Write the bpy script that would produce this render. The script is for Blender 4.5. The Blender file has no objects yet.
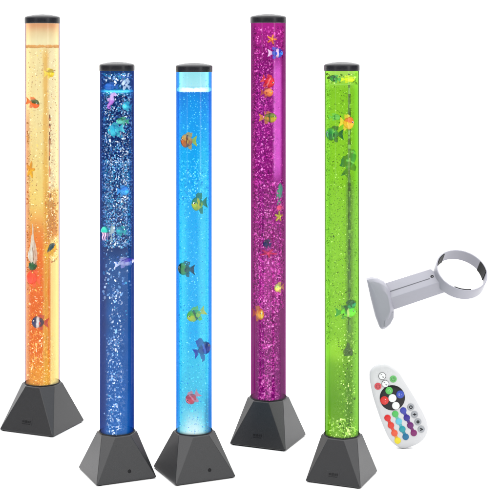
import bpy, bmesh, math, random
from mathutils import Vector, Matrix
PI = math.pi
sc = bpy.context.scene
C = sc.collection
F = 1320.0          # focal length in photograph pixels
HZ = 50.0           # horizon row
CH = 1.25           # camera height (m)

def lin(r, g, b):
    f = lambda v: (v/255)/12.92 if v/255 <= .04045 else (((v/255)+.055)/1.055)**2.4
    return (f(r), f(g), f(b), 1.0)

def at(x, y, D):
    return Vector(((x-250)*D/F, D, CH-(y-HZ)*D/F))

# ------------------------------------------------------------------ helpers
def link(name, me, mats, parent=None, loc=None, smooth=False):
    o = bpy.data.objects.new(name, me)
    C.objects.link(o)
    for m in (mats if isinstance(mats, (list, tuple)) else [mats]):
        me.materials.append(m)
    if smooth:
        for p in me.polygons: p.use_smooth = True
    if parent: o.parent = parent
    if loc is not None: o.location = loc
    return o

def obj(name, bm, mats, parent=None, loc=None, smooth=False, recalc=True):
    if recalc: bmesh.ops.recalc_face_normals(bm, faces=bm.faces)
    me = bpy.data.meshes.new(name)
    bm.to_mesh(me); bm.free()
    return link(name, me, mats, parent, loc, smooth)

def empty(name, label, cat, loc, rot=(0, 0, 0), group=None):
    o = bpy.data.objects.new(name, None); C.objects.link(o)
    o.empty_display_size = .02
    o.location = loc; o.rotation_euler = rot
    o['label'] = label; o['category'] = cat
    if group: o['group'] = group
    return o

def lathe(bm, prof, n=64, mi=0, cap0=True, cap1=True):
    rings = []
    for r, z in prof:
        rings.append([bm.verts.new((r*math.cos(2*PI*i/n), r*math.sin(2*PI*i/n), z)) for i in range(n)])
    for a, b in zip(rings, rings[1:]):
        for i in range(n):
            f = bm.faces.new((a[i], a[(i+1) % n], b[(i+1) % n], b[i])); f.material_index = mi
    if cap0: bm.faces.new(rings[0][::-1])
    if cap1: bm.faces.new(rings[-1])
    return bm

def smooth_by_angle(o, deg=35):
    me = o.data
    for p in me.polygons: p.use_smooth = True
    bm = bmesh.new(); bm.from_mesh(me)
    for e in bm.edges:
        if len(e.link_faces) == 2 and e.calc_face_angle(0) > math.radians(deg): e.smooth = False
    bm.to_mesh(me); bm.free()

def bevel(o, w, seg=3, ang=30):
    m = o.modifiers.new('bevel', 'BEVEL'); m.width = w; m.segments = seg
    m.limit_method = 'ANGLE'; m.angle_limit = math.radians(ang); m.harden_normals = False
    return o

# ------------------------------------------------------------------ node helpers
class NT:
    def __init__(s, name):
        s.m = bpy.data.materials.new(name); s.m.use_nodes = True
        s.t = s.m.node_tree; s.t.nodes.clear()
        s.out = s.t.nodes.new('ShaderNodeOutputMaterial')
    def n(s, typ, **kw):
        nd = s.t.nodes.new(typ)
        for k, v in kw.items():
            if k.startswith('i_'):
                key = k[2:]
                nd.inputs[int(key) if key.isdigit() else key.replace('_', ' ')].default_value = v
            else: setattr(nd, k, v)
        return nd
    def l(s, a, b): s.t.links.new(a, b)
    def math(s, op, a, b=None, c=None, clamp=False):
        nd = s.n('ShaderNodeMath', operation=op); nd.use_clamp = clamp
        for i, v in enumerate((a, b, c)):
            if v is None: continue
            if hasattr(v, 'links') or hasattr(v, 'is_output'): s.l(v, nd.inputs[i])
            else: nd.inputs[i].default_value = v
        return nd.outputs[0]
    def mix(s, fac, a, b, mode='MIX'):
        nd = s.n('ShaderNodeMix', data_type='RGBA', blend_type=mode)
        for i, v in ((0, fac), (6, a), (7, b)):
            if hasattr(v, 'is_output'): s.l(v, nd.inputs[i])
            else: nd.inputs[i].default_value = v
        return nd.outputs[2]
    def sstep(s, v, a, b):
        nd = s.n('ShaderNodeMapRange', interpolation_type='SMOOTHSTEP')
        s.l(v, nd.inputs[0]); nd.inputs[1].default_value = a; nd.inputs[2].default_value = b
        return nd.outputs[0]
    def ramp(s, v, stops, interp='LINEAR'):
        nd = s.n('ShaderNodeValToRGB'); cr = nd.color_ramp; cr.interpolation = interp
        while len(cr.elements) > 1: cr.elements.remove(cr.elements[-1])
        cr.elements[0].position = stops[0][0]; cr.elements[0].color = stops[0][1]
        for p, c in stops[1:]:
            e = cr.elements.new(p); e.color = c
        s.l(v, nd.inputs[0]); return nd.outputs[0]

def plain(name, col, rough=.5, spec=.5, metal=0, noise=.0, nscale=40, bump=0, coat=0):
    k = NT(name)
    p = k.n('ShaderNodeBsdfPrincipled')
    p.inputs['Roughness'].default_value = rough
    p.inputs['Specular IOR Level'].default_value = spec
    p.inputs['Metallic'].default_value = metal
    p.inputs['Coat Weight'].default_value = coat
    tc = k.n('ShaderNodeTexCoord')
    if noise or bump:
        nz = k.n('ShaderNodeTexNoise', i_Scale=nscale, i_Detail=4.0)
        k.l(tc.outputs['Object'], nz.inputs['Vector'])
    if noise:
        dk = tuple(c*(1-noise) for c in col[:3])+(1,); lt = tuple(min(1, c*(1+noise)) for c in col[:3])+(1,)
        k.l(k.mix(nz.outputs['Fac'], dk, lt), p.inputs['Base Color'])
        k.l(k.math('MULTIPLY_ADD', nz.outputs['Fac'], .2, rough-.1), p.inputs['Roughness'])
    else: p.inputs['Base Color'].default_value = col
    if bump:
        b = k.n('ShaderNodeBump', i_Strength=bump, i_Distance=.0006)
        k.l(nz.outputs['Fac'], b.inputs['Height']); k.l(b.outputs[0], p.inputs['Normal'])
    k.l(p.outputs[0], k.out.inputs['Surface'])
    return k.m

# ------------------------------------------------------------------ world, lamps, camera
w = bpy.data.worlds.new('World'); sc.world = w; w.use_nodes = True
w.node_tree.nodes['Background'].inputs[0].default_value = (1, 1, 1, 1)
w.node_tree.nodes['Background'].inputs[1].default_value = .22

def area(name, loc, target, sx, sy, power, col=(1, 1, 1)):
    l = bpy.data.lights.new(name, 'AREA'); l.shape = 'RECTANGLE'; l.size = sx; l.size_y = sy
    l.energy = power; l.color = col
    o = bpy.data.objects.new(name, l); C.objects.link(o); o.location = loc
    o.rotation_euler = (Vector(target)-Vector(loc)).to_track_quat('-Z', 'Y').to_euler()
    return o
area('added_overhead_light', (0, 3.4, 4.2), (0, 3.4, 0), 13, 13, 1560)  # unseen lamp, added to blow out the floor and lift the facets
area('added_right_light', (3.2, .6, 1.6), (.2, 4.1, .8), .9, 2.4, 24)  # unseen lamp, added for a reflected strip on the tubes
area('added_left_light', (-3.0, .8, 1.6), (-.2, 4.1, .7), .6, 2.4, 8)  # unseen weak side lamp, added as fill

cam = bpy.data.cameras.new('camera'); co = bpy.data.objects.new('camera', cam); C.objects.link(co)
co.location = (0, 0, CH); co.rotation_euler = (PI/2, 0, 0)
cam.lens = F/500*36; cam.sensor_width = 36; cam.shift_y = -(250-HZ)/500
cam.clip_start = .05; cam.clip_end = 60
sc.camera = co
sc.view_settings.view_transform = 'Standard'; sc.view_settings.look = 'None'
sc.view_settings.exposure = 0; sc.view_settings.gamma = 1
sc.cycles.transparent_max_bounces = 48
sc.cycles.max_bounces = 8
sc.cycles.volume_max_steps = 256
sc.cycles.volume_bounces = 0

# ------------------------------------------------------------------ setting: white studio sweep
bm = bmesh.new()
prof = [(-4, 0), (2, 0), (6.2, 0)]
for i in range(1, 13):
    a = PI/2*i/12
    prof.append((6.2+1.5*math.sin(a), 1.5-1.5*math.cos(a)))
prof.append((7.7, 6))
for a, b in zip(prof, prof[1:]):
    vs = [bm.verts.new((x, y, z)) for x, (y, z) in ((-8, a), (8, a), (8, b), (-8, b))]
    bm.faces.new(vs)
bmesh.ops.remove_doubles(bm, verts=bm.verts, dist=1e-5)
bd = obj('backdrop', bm, plain('white_paper', (.9, .9, .9, 1), .8, .1, noise=.01, nscale=3), smooth=True)
bd['kind'] = 'structure'

# ------------------------------------------------------------------ shared materials
M = {}
M['base'] = plain('dark_grey_plastic', (.015, .015, .0165, 1), .36, .5, noise=.32, nscale=520, bump=.35)
M['base_top'] = plain('black_plastic', (.012, .012, .013, 1), .55, .2)
M['cap'] = plain('glossy_cap_plastic', (.008, .008, .011, 1), .3, .32, noise=.1, nscale=200)
M['black'] = plain('black_rubber', (.006, .006, .007, 1), .6, .2)
M['print'] = plain('raised_dark_print', (.008, .008, .009, 1), .35, .3)
M['silver'] = plain('brushed_metal', (.6, .6, .62, 1), .3, .5, metal=1)

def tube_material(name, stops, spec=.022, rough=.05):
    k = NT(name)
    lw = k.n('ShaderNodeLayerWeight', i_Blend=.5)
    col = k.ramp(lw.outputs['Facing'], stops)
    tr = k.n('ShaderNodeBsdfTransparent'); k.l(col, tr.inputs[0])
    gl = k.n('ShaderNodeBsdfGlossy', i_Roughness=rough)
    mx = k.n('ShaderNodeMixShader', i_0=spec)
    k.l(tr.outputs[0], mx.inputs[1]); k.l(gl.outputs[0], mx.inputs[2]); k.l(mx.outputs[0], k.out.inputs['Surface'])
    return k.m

def water_material(name, s, y0, R, zstops, dstops, layers=(), noise=(0, 1, 1), lo=.0):
    """dyed water; lamp glow, highlight and refraction streaks are put into its colour. zstops/dstops: (photo row, value); y0 = photo row of the floor point; s = metres per px."""
    k = NT(name)
    tc = k.n('ShaderNodeTexCoord'); sep = k.n('ShaderNodeSeparateXYZ'); k.l(tc.outputs['Object'], sep.inputs[0])
    X = k.math('DIVIDE', sep.outputs[0], s)
    Z = k.math('DIVIDE', sep.outputs[2], s)                 # px above the floor
    row = k.math('SUBTRACT', y0, Z)
    t = k.math('DIVIDE', row, 500.0)
    col = k.ramp(t, [(y/500, lin(*c)) for y, c in zstops])
    den = k.ramp(t, [(y/500, (d/10, d/10, d/10, 1)) for y, d in dstops])
    nz = k.n('ShaderNodeTexNoise', i_Scale=1.0, i_Detail=3.0)
    mp = k.n('ShaderNodeMapping'); mp.inputs['Scale'].default_value = (1/(noise[1]*s), 1/(noise[1]*s), 1/(noise[2]*s))
    k.l(tc.outputs['Object'], mp.inputs[0]); k.l(mp.outputs[0], nz.inputs['Vector'])
    nv = nz.outputs['Fac']
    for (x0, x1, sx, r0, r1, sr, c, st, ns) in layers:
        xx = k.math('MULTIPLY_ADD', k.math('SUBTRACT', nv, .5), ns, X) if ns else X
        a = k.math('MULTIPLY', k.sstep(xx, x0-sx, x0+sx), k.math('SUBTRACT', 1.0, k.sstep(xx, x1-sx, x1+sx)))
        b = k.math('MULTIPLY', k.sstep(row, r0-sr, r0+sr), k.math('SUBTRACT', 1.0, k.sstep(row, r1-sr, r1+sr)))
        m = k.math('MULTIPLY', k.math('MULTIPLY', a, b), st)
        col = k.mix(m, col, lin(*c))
    if noise[0]:
        g = k.math('MULTIPLY_ADD', k.math('SUBTRACT', nv, .5), noise[0]*2, 1.0)
        v = k.n('ShaderNodeVectorMath', operation='SCALE'); k.l(col, v.inputs[0]); k.l(g, v.inputs['Scale']); col = v.outputs[0]
    Y = k.math('DIVIDE', sep.outputs[1], s)
    rad = k.math('SQRT', k.math('ADD', k.math('MULTIPLY', X, X), k.math('MULTIPLY', Y, Y)))
    core = k.math('MULTIPLY_ADD', k.sstep(rad, R*.86, R*.55), 1.7, .42)      # the bubble stream makes the middle milky
    dn = k.math('MULTIPLY', k.math('MULTIPLY', den, core), 10/(34*s))                 # optical depth across the tube -> per metre
    ab = k.n('ShaderNodeVolumeAbsorption'); ab.inputs['Color'].default_value = (0, 0, 0, 1); k.l(dn, ab.inputs['Density'])
    dye = k.n('ShaderNodeVolumeAbsorption'); k.l(col, dye.inputs['Color']); dye.inputs['Density'].default_value = 2.6/(34*s)
    em = k.n('ShaderNodeEmission'); k.l(col, em.inputs['Color']); k.l(dn, em.inputs['Strength'])
    ad = k.n('ShaderNodeAddShader'); k.l(ab.outputs[0], ad.inputs[0]); k.l(em.outputs[0], ad.inputs[1])
    inv = k.n('ShaderNodeVectorMath', operation='SUBTRACT'); inv.inputs[0].default_value = (1, 1, 1); k.l(col, inv.inputs[1])
    mu = k.n('ShaderNodeVectorMath', operation='MULTIPLY'); k.l(col, mu.inputs[0]); k.l(inv.outputs[0], mu.inputs[1])
    em2 = k.n('ShaderNodeEmission'); k.l(mu.outputs[0], em2.inputs['Color']); em2.inputs['Strength'].default_value = 2.6/(34*s)
    ad3 = k.n('ShaderNodeAddShader'); k.l(dye.outputs[0], ad3.inputs[0]); k.l(em2.outputs[0], ad3.inputs[1])
    ad2 = k.n('ShaderNodeAddShader'); k.l(ad.outputs[0], ad2.inputs[0]); k.l(ad3.outputs[0], ad2.inputs[1])
    k.l(ad2.outputs[0], k.out.inputs['Volume'])
    k.m.cycles.volume_step_rate = .06
    return k.m

def glow(name, c, e=.6, alb=.5):
    """a bubble wall or foam whose own emission stands in for scattered lamp light"""
    k = NT(name); cc = lin(*c)
    p = k.n('ShaderNodeBsdfPrincipled')
    p.inputs['Base Color'].default_value = tuple(v*alb for v in cc[:3])+(1,)
    p.inputs['Roughness'].default_value = .25; p.inputs['Specular IOR Level'].default_value = .22
    p.inputs['Emission Color'].default_value = cc; p.inputs['Emission Strength'].default_value = e
    k.l(p.outputs[0], k.out.inputs['Surface']); return k.m

# ------------------------------------------------------------------ bubbles
_ico = None
def ico():
    global _ico
    if _ico is None:
        b = bmesh.new(); bmesh.ops.create_icosphere(b, subdivisions=1, radius=1)
        _ico = ([v.co.copy() for v in b.verts], [[v.index for v in f.verts] for f in b.faces]); b.free()
    return _ico

def bubbles_mesh(name, s, y0, R, zones, seed):
    """zones: (row0, row1, xc, half width, n, size px, stretch, [material weights])"""
    rnd = random.Random(seed); iv, fc = ico()
    V, Fs, MI = [], [], []
    for (r0, r1, xc, hw, n, sz, stretch, wts) in zones:
        k = 0
        while k < n:
            a = rnd.uniform(0, 2*PI); q = rnd.random()**(.5 if hw < 13 else .27)*hw
            x = xc+q*math.cos(a); y = q*math.sin(a)*min(1.9, (R-2)/hw)
            rr = math.hypot(x, y)
            if rr > R-1.6: continue
            row = rnd.uniform(r0, r1); k += 1
            z = y0-row
            g = sz*rnd.uniform(.5, 1.25)*(1.0 if rnd.random() < .9 else 1.5)
            q3 = Matrix.Rotation(rnd.uniform(0, PI), 3, Vector((rnd.gauss(0, 1), rnd.gauss(0, 1), rnd.gauss(0, 1))).normalized())
            st = rnd.uniform(1, stretch)
            base = len(V)
            for v in iv:
                p = q3 @ Vector((v.x*g, v.y*g, v.z*g*st))
                V.append(((x+p.x)*s, (y+p.y)*s, (z+p.z)*s))
            mi = rnd.choices(range(len(wts)), wts)[0]
            for f in fc: Fs.append([base+i for i in f]); MI.append(mi)
    me = bpy.data.meshes.new(name); me.from_pydata(V, [], Fs)
    me.polygons.foreach_set('material_index', MI)
    return me

# ------------------------------------------------------------------ a column
def make_column(spec):
    cx, fy, R = spec['cx'], spec['fy'], spec['R']
    D = F*CH/(fy-HZ); s = D/F
    root = empty('bubble_lamp', spec['label'], 'bubble lamp', (at(cx, fy, D).x, D, 0), group='floor standing bubble lamps')
    th = spec['th']; S = spec['S']/2; bh = spec['bh']; Hc = fy-spec['top']       # px
    # pedestal: square foot lofted to an octagon, raised on tiny corner feet
    bm = bmesh.new()
    hw = R+1.7; cut = hw*math.tan(PI/8)*1.05
    def octa(h, c, z):
        pts = [(h, -c), (h, c), (c, h), (-c, h), (-h, c), (-h, -c), (-c, -h), (c, -h)]
        return [bm.verts.new((x*s, y*s, z*s)) for x, y in pts]
    c0 = .9
    lv = [octa(S-.5, S-.5-c0, 1.0), octa(S, S-c0, 1.5), octa(S-.25, S-.25-c0, 2.6)]
    for i in range(1, 7):
        t = i/6; hh = (S-.25)*(1-t)+hw*t; cc = (S-.25-c0)*(1-t)+cut*t
        lv.append(octa(hh, cc, 2.6+(bh-2.6-1.0)*t))
    lv.append(octa(hw-.45, cut-.2, bh-.25)); lv.append(octa(hw-1.2, cut-.5, bh))
    for a, b in zip(lv, lv[1:]):
        for i in range(8): bm.faces.new((a[i], a[(i+1) % 8], b[(i+1) % 8], b[i]))
    bm.faces.new(lv[-1]); bm.faces.new(lv[0][::-1])
    base = obj('pedestal', bm, M['base'], root, recalc=True); bevel(base, .6*s, 2, 20)
    base.rotation_euler.z = th
    for sx in (-1, 1):
        for sy in (-1, 1):
            b = bmesh.new(); lathe(b, [(2.4*s, .02*s), (2.4*s, 1.2*s)], 16)
            obj('foot', b, M['black'], base, ((S-4)*sx*s, (S-4)*sy*s, 0))
    # markings on the side that faces the camera: local +-x face at mid height
    slope = math.atan2((S-hw), bh-3)
    def on_face(face, u, v, lift):      # u right px, v height px
        t = (v-2.6)/(bh-3.6); h = (S-.25)*(1-t)+hw*t+lift
        if face == '-y': return Vector((u*s, -h*s, v*s)), Matrix.Rotation(0, 4, 'Z') @ Matrix.Rotation(-slope, 4, 'X')
        return None
    def plate(name, u, v, wd, ht, dp, mat, par):
        b = bmesh.new(); bmesh.ops.create_cube(b, size=1, matrix=Matrix.Diagonal((wd*s, dp*s, ht*s, 1)))
        pos, rot = on_face('-y', u, v, 0)
        o = obj(name, b, mat, par); o.matrix_local = Matrix.Translation(pos) @ rot
        bevel(o, min(dp, ht)*.2*s, 2); return o
    if spec['mark'] == 'panel':
        u0, v0 = spec['mpos']
        pl = plate('badge', u0, v0, 13, 6.4, .35, M['base'], base)
        for i, (du, wd) in enumerate(((-3.2, 2.2), (-.3, 2.4), (2.4, 1.9), (4.4, 1.2))):
            b = bmesh.new(); bmesh.ops.create_cube(b, size=1, matrix=Matrix.Diagonal((wd*s, .5*s, (2.2+.5*(i % 2))*s, 1)))
            o = obj('raised_mark', b, M['print'], pl, (du*s, -.22*s, .2*s)); bevel(o, .2*s, 2)
        b = bmesh.new(); bmesh.ops.create_cube(b, size=1, matrix=Matrix.Diagonal((9*s, .3*s, .5*s, 1)))
        obj('raised_mark', b, M['print'], pl, (.3*s, -.2*s, -2.1*s))
    else:
        u0, v0 = spec['mpos']
        b = bmesh.new(); lathe(b, [(1.8*s, -.4*s), (1.8*s, .2*s), (1.3*s, .25*s), (1.2*s, .05*s), (.0001, .05*s)], 24)
        pos, rot = on_face('-y', u0, v0, 0)
        o = obj('power_socket', b, M['black'], base); o.matrix_local = Matrix.Translation(pos) @ rot @ Matrix.Rotation(PI/2, 4, 'X')
    # tube
    zb, zt = bh-2.0, Hc-8.5
    bm = bmesh.new(); n = 96
    lathe(bm, [(R*s, zb*s), (R*s, zt*s)], n, cap0=False, cap1=False)
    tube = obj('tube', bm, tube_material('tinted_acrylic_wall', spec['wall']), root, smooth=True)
    # collar between tube and pedestal
    bm = bmesh.new(); lathe(bm, [((R+.05)*s, (bh-.6)*s), ((R+.9)*s, (bh-.6)*s), ((R+.9)*s, (bh+.5)*s), ((R+.5)*s, (bh+.8)*s), ((R+.05)*s, (bh+.8)*s)], n, cap0=False, cap1=False)
    obj('collar', bm, M['base_top'], root, smooth=False)
    # dyed water
    bm = bmesh.new(); lathe(bm, [((R-.7)*s, (zb+.5)*s), ((R-.7)*s, (zt-.2)*s)], n)
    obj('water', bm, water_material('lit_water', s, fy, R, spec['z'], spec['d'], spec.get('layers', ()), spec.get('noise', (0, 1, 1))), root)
    # floor of the tube with the lamp under it
    # cap
    bm = bmesh.new(); rc = R+.65
    pr = [(rc-.8, zt+.3), (rc-.1, zt-.1), (rc, zt+.3), (rc, zt+5.0), (rc-.25, zt+5.8), (rc-.9, zt+6.4), (rc-1.8, zt+6.8)]
    for i in range(1, 9):
        q = i/8; pr.append(((rc-1.8)*(1-q)+.05*q, zt+6.8+2.2*(1-(1-q)**2)))
    lathe(bm, [(a*s, b*s) for a, b in pr], n)
    cap = obj('cap', bm, M['cap'], root); smooth_by_angle(cap, 40)
    # foam at the water line
    if spec.get('foam'):
        fr, fh, c, e = spec['foam']
        rnd = random.Random(int(cx)); bm = bmesh.new()
        zz = fy-fr; rf = R-.5
        lathe(bm, [((rf-1.5)*s, (zz-fh/2)*s), (rf*s, (zz-fh/4)*s), (rf*s, (zz+fh/4)*s), ((rf-2)*s, (zz+fh/2)*s), (.01*s, (zz+fh/3)*s)], 80)
        for v in bm.verts: v.co.z += rnd.uniform(-.25, .25)*fh*s
        obj('foam', bm, glow('foam', c, e), root, smooth=True)
    # bubbles
    mats = [glow('bubble', c, e, a) for c, e, a in spec['bm']]
    me = bubbles_mesh('bubbles', s, fy, R, spec['bubbles'], int(cx*7))
    bo = link('bubbles', me, mats, root, smooth=True); bo['kind'] = 'stuff'
    if spec.get('pipe'):
        px, r0, r1, rad, cols = spec['pipe']
        rnd = random.Random(5); bm = bmesh.new(); n2 = 12; row = r1
        rings = []
        while row > r0:
            rings.append((row, rad*rnd.uniform(.55, 1.15))); row -= rnd.uniform(1.0, 4.5)
        vr = [[bm.verts.new(((px+g*math.cos(2*PI*i/n2))*s, (g*math.sin(2*PI*i/n2)-R*.66)*s, (fy-r)*s)) for i in range(n2)] for r, g in rings]
        for a, b in zip(vr, vr[1:]):
            mi = rnd.choices(range(len(cols)), [c[1] for c in cols])[0]
            for i in range(n2):
                if rnd.random() < .4: mi = rnd.choices(range(len(cols)), [c[1] for c in cols])[0]
                f = bm.faces.new((a[i], a[(i+1) % n2], b[(i+1) % n2], b[i])); f.material_index = mi
        obj('air_pipe', bm, [plain('air_pipe_wall', lin(*c), .2, .5) for c, wgt in cols], root, smooth=False)
    return root, s, D

# ------------------------------------------------------------------ little toy animals
def paint(name, A, B=None, Cc=None, L=1, mode='two', bars=3, stripe=.35, rough=.35):
    """A belly, B back, C bars; object coordinates in units of body length"""
    k = NT(name); p = k.n('ShaderNodeBsdfPrincipled')
    p.inputs['Roughness'].default_value = rough; p.inputs['Specular IOR Level'].default_value = .35
    tc = k.n('ShaderNodeTexCoord'); sep = k.n('ShaderNodeSeparateXYZ'); k.l(tc.outputs['Object'], sep.inputs[0])
    x = k.math('DIVIDE', sep.outputs[0], L); z = k.math('DIVIDE', sep.outputs[2], L)
    nz = k.n('ShaderNodeTexNoise', i_Scale=6/L, i_Detail=2.0); k.l(tc.outputs['Object'], nz.inputs['Vector'])
    wob = k.math('MULTIPLY_ADD', k.math('SUBTRACT', nz.outputs['Fac'], .5), .35, z)
    col = lin(*A)
    if B: col = k.mix(k.sstep(wob, .0, .1), col, lin(*B))
    if Cc:
        wv = k.math('SINE', k.math('MULTIPLY_ADD', k.math('MULTIPLY_ADD', k.math('SUBTRACT', nz.outputs['Fac'], .5), .1, x), bars*2*PI, .6))
        col = k.mix(k.sstep(wv, 1-2*stripe, 1-2*stripe+.35), col, lin(*Cc))
    mot = k.n('ShaderNodeTexNoise', i_Scale=22/L, i_Detail=1.0); k.l(tc.outputs['Object'], mot.inputs['Vector'])
    col = k.mix(k.math('MULTIPLY', mot.outputs['Fac'], .35), col, (.02, .02, .02, 1)) if not hasattr(col, 'is_output') else k.mix(k.math('MULTIPLY', mot.outputs['Fac'], .35), col, (.02, .02, .02, 1))
    k.l(col, p.inputs['Base Color']); k.l(p.outputs[0], k.out.inputs['Surface']); return k.m

def flat_fin(pts, th, name, mat, par):
    """outline in xz, given thickness along y, thinner at the rim"""
    bm = bmesh.new(); n = len(pts)
    cx = sum(p[0] for p in pts)/n; cz = sum(p[1] for p in pts)/n
    fr = [bm.verts.new((x, -th*.2, z)) for x, z in pts]; bk = [bm.verts.new((x, th*.2, z)) for x, z in pts]
    a = bm.verts.new((cx, -th/2, cz)); b = bm.verts.new((cx, th/2, cz))
    for i in range(n):
        j = (i+1) % n
        bm.faces.new((fr[i], fr[j], a)); bm.faces.new((bk[j], bk[i], b)); bm.faces.new((fr[j], fr[i], bk[i], bk[j]))
    return obj(name, bm, mat, par)

def place(colm, x, y, L, half=None):
    """a spot just inside the wall, and the turn that keeps the toy along the wall"""
    root, s, D, spec = colm
    R = spec['R']; rho = math.sqrt((R-1.3)**2-min(.42*L, R*.62)**2)
    sn = max(-.86, min(.86, (x-spec['cx'])/rho)); yaw = math.asin(sn)
    return Vector((root.location.x+rho*sn*s, root.location.y-rho*math.cos(yaw)*s, (spec['fy']-y)*s)), yaw

def fish(colm, x, y, L, H, face, rot, A, B, Cc, fin, label, bars=3, eye=True, tall=0, stripe=.3, tailc=None):
    """face: +1 nose right, -1 nose left; rot: tilt in degrees, + raises the nose; sizes in px"""
    s = colm[1]; loc, yaw = place(colm, x, y, L); L = L*min(1.22, 1/math.cos(yaw)**.7)
    r = empty('toy_fish', label, 'toy fish', loc, group='toy fish inside the lamps')
    m = Matrix.Rotation(yaw, 4, 'Z') @ Matrix.Rotation(math.radians(rot)*-face, 4, 'Y') @ (Matrix.Rotation(PI, 4, 'Z') if face < 0 else Matrix.Identity(4))
    r.rotation_euler = m.to_euler()
    l = L*.72*s; h = H*s; tk = min(h*.42, 4*s)
    bm = bmesh.new(); N = 18; K = 16; rings = []
    for i in range(N+1):
        t = i/N; xx = l*(.5-t)+L*.14*s
        e = (math.sin(PI*t**.82)**.75) if 0 < t < 1 else 0
        hh = h/2*e*(1-.1*t)+(.09*h if t > .75 else .02*h)
        tt = tk/2*e+.03*h
        rings.append([bm.verts.new((xx, tt*math.cos(2*PI*j/K), hh*math.sin(2*PI*j/K))) for j in range(K)])
    for a, b in zip(rings, rings[1:]):
        for j in range(K): bm.faces.new((a[j], a[(j+1) % K], b[(j+1) % K], b[j]))
    bm.faces.new(rings[0]); bm.faces.new(rings[-1][::-1])
    obj('body', bm, paint('painted_scales', A, B, Cc, L*s, bars=bars, stripe=stripe), r, smooth=True)
    fm = paint('painted_fin', fin, None, None, L*s); tm = paint('painted_fin', tailc or fin, None, None, L*s)
    x0 = -l*.5+L*.16*s; xe = -L*.5*s
    flat_fin([(x0+.06*l, h*.06), (x0-.1*l, h*.22), (xe, h*.42), (xe+.08*l, h*.16), (xe+.1*l, 0), (xe+.06*l, -h*.18), (xe, -h*.4), (x0-.1*l, -h*.2), (x0+.06*l, -h*.06)], tk*.3, 'tail_fin', tm, r)
    k = 1+tall
    flat_fin([(l*.32, h*.36), (l*.2, h*.58*k), (l*.02, h*.66*k), (-l*.12, h*.6*k), (-l*.3, h*.62*k), (-l*.26, h*.3), (0, h*.34)], tk*.25, 'dorsal_fin', fm, r)
    flat_fin([(l*.12, -h*.38), (-l*.02, -h*.6*k), (-l*.22, -h*.62*k), (-l*.26, -h*.25), (0, -h*.34)], tk*.25, 'anal_fin', fm, r)
    for sy in (-1, 1):
        pf = flat_fin([(l*.2, h*.02), (l*.02, h*.1), (-l*.06, -h*.02), (l*.0, -h*.2), (l*.1, -h*.14)], tk*.16, 'pectoral_fin', fm, r)
        pf.location.y = sy*tk*.52; pf.rotation_euler.z = -sy*.25
        if eye:
            b = bmesh.new(); bmesh.ops.create_uvsphere(b, u_segments=14, v_segments=10, radius=max(h*.085, .55*s))
            e = obj('eye', b, EYEW, r, (l*.5, sy*tk*.3, h*.1), smooth=True)
            b = bmesh.new(); bmesh.ops.create_uvsphere(b, u_segments=12, v_segments=8, radius=max(h*.055, .36*s))
            obj('pupil', b, EYEB, e, (0, sy*max(h*.05, .32*s), 0), smooth=True)
    return r

EYEW = plain('eye_white', (.8, .8, .78, 1), .2); EYEB = plain('pupil_black', (.004, .004, .004, 1), .1)

def starfish(colm, x, y, rad, A, B, label, rot=0, squash=1.0, arms=5):
    s = colm[1]; loc, yaw = place(colm, x, y, rad*2)
    r = empty('toy_starfish', label, 'toy starfish', loc, (0, 0, yaw), group='toy starfish inside the lamps')
    bm = bmesh.new(); n = arms*8; top = []; bot = []
    for lvl, (q, yy) in enumerate(((1, 0), (.93, -.1), (.6, -.22), (.25, -.3))):
        ring = []
        for i in range(n):
            a = 2*PI*i/n+rot; c = .5+.5*math.cos(arms*(a-rot)); rr = rad*s*(.36+.64*c**1.5)*q
            ring.append(bm.verts.new((rr*math.sin(a), yy*rad*s, rr*math.cos(a)*squash)))
        top.append(ring)
    back = []
    for i in range(n):
        v = top[1][i].co; back.append(bm.verts.new((v.x, .1*rad*s, v.z)))
    for a, b in zip(top, top[1:]):
        for i in range(n): bm.faces.new((a[i], a[(i+1) % n], b[(i+1) % n], b[i]))
    bm.faces.new(top[-1]); bm.faces.new(back[::-1])
    for i in range(n): bm.faces.new((back[i], back[(i+1) % n], top[0][(i+1) % n], top[0][i]))
    b = obj('body', bm, paint('painted_star', A, B, None, rad*2*s), r, smooth=True)
    bm = bmesh.new(); bmesh.ops.create_uvsphere(bm, u_segments=12, v_segments=8, radius=rad*.16*s)
    obj('centre_knob', bm, paint('painted_knob', B, None, None, rad*s), r, (0, -.28*rad*s, 0), smooth=True)
    return r

def swept(path, radii, K=10, flat=1.0):
    bm = bmesh.new(); rings = []
    for i, (p, r) in enumerate(zip(path, radii)):
        a = Vector(path[max(i-1, 0)]); b = Vector(path[min(i+1, len(path)-1)]); d = (b-a).normalized()
        n1 = Vector((0, 1, 0)); n2 = d.cross(n1).normalized()
        rings.append([bm.verts.new(Vector(p)+n1*r*flat*math.cos(2*PI*j/K)+n2*r*math.sin(2*PI*j/K)) for j in range(K)])
    for a, b in zip(rings, rings[1:]):
        for j in range(K): bm.faces.new((a[j], a[(j+1) % K], b[(j+1) % K], b[j]))
    bm.faces.new(rings[0]); bm.faces.new(rings[-1][::-1])
    return bm

def smooth_path(pts, k=5):
    out = []
    for i in range(len(pts)-1):
        p0 = pts[max(i-1, 0)]; p1 = pts[i]; p2 = pts[i+1]; p3 = pts[min(i+2, len(pts)-1)]
        for j in range(k):
            t = j/k
            out.append(tuple(.5*((2*b)+(-a+c)*t+(2*a-5*b+4*c-d)*t*t+(-a+3*b-3*c+d)*t**3) for a, b, c, d in zip(p0, p1, p2, p3)))
    out.append(tuple(pts[-1])); return out

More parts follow.
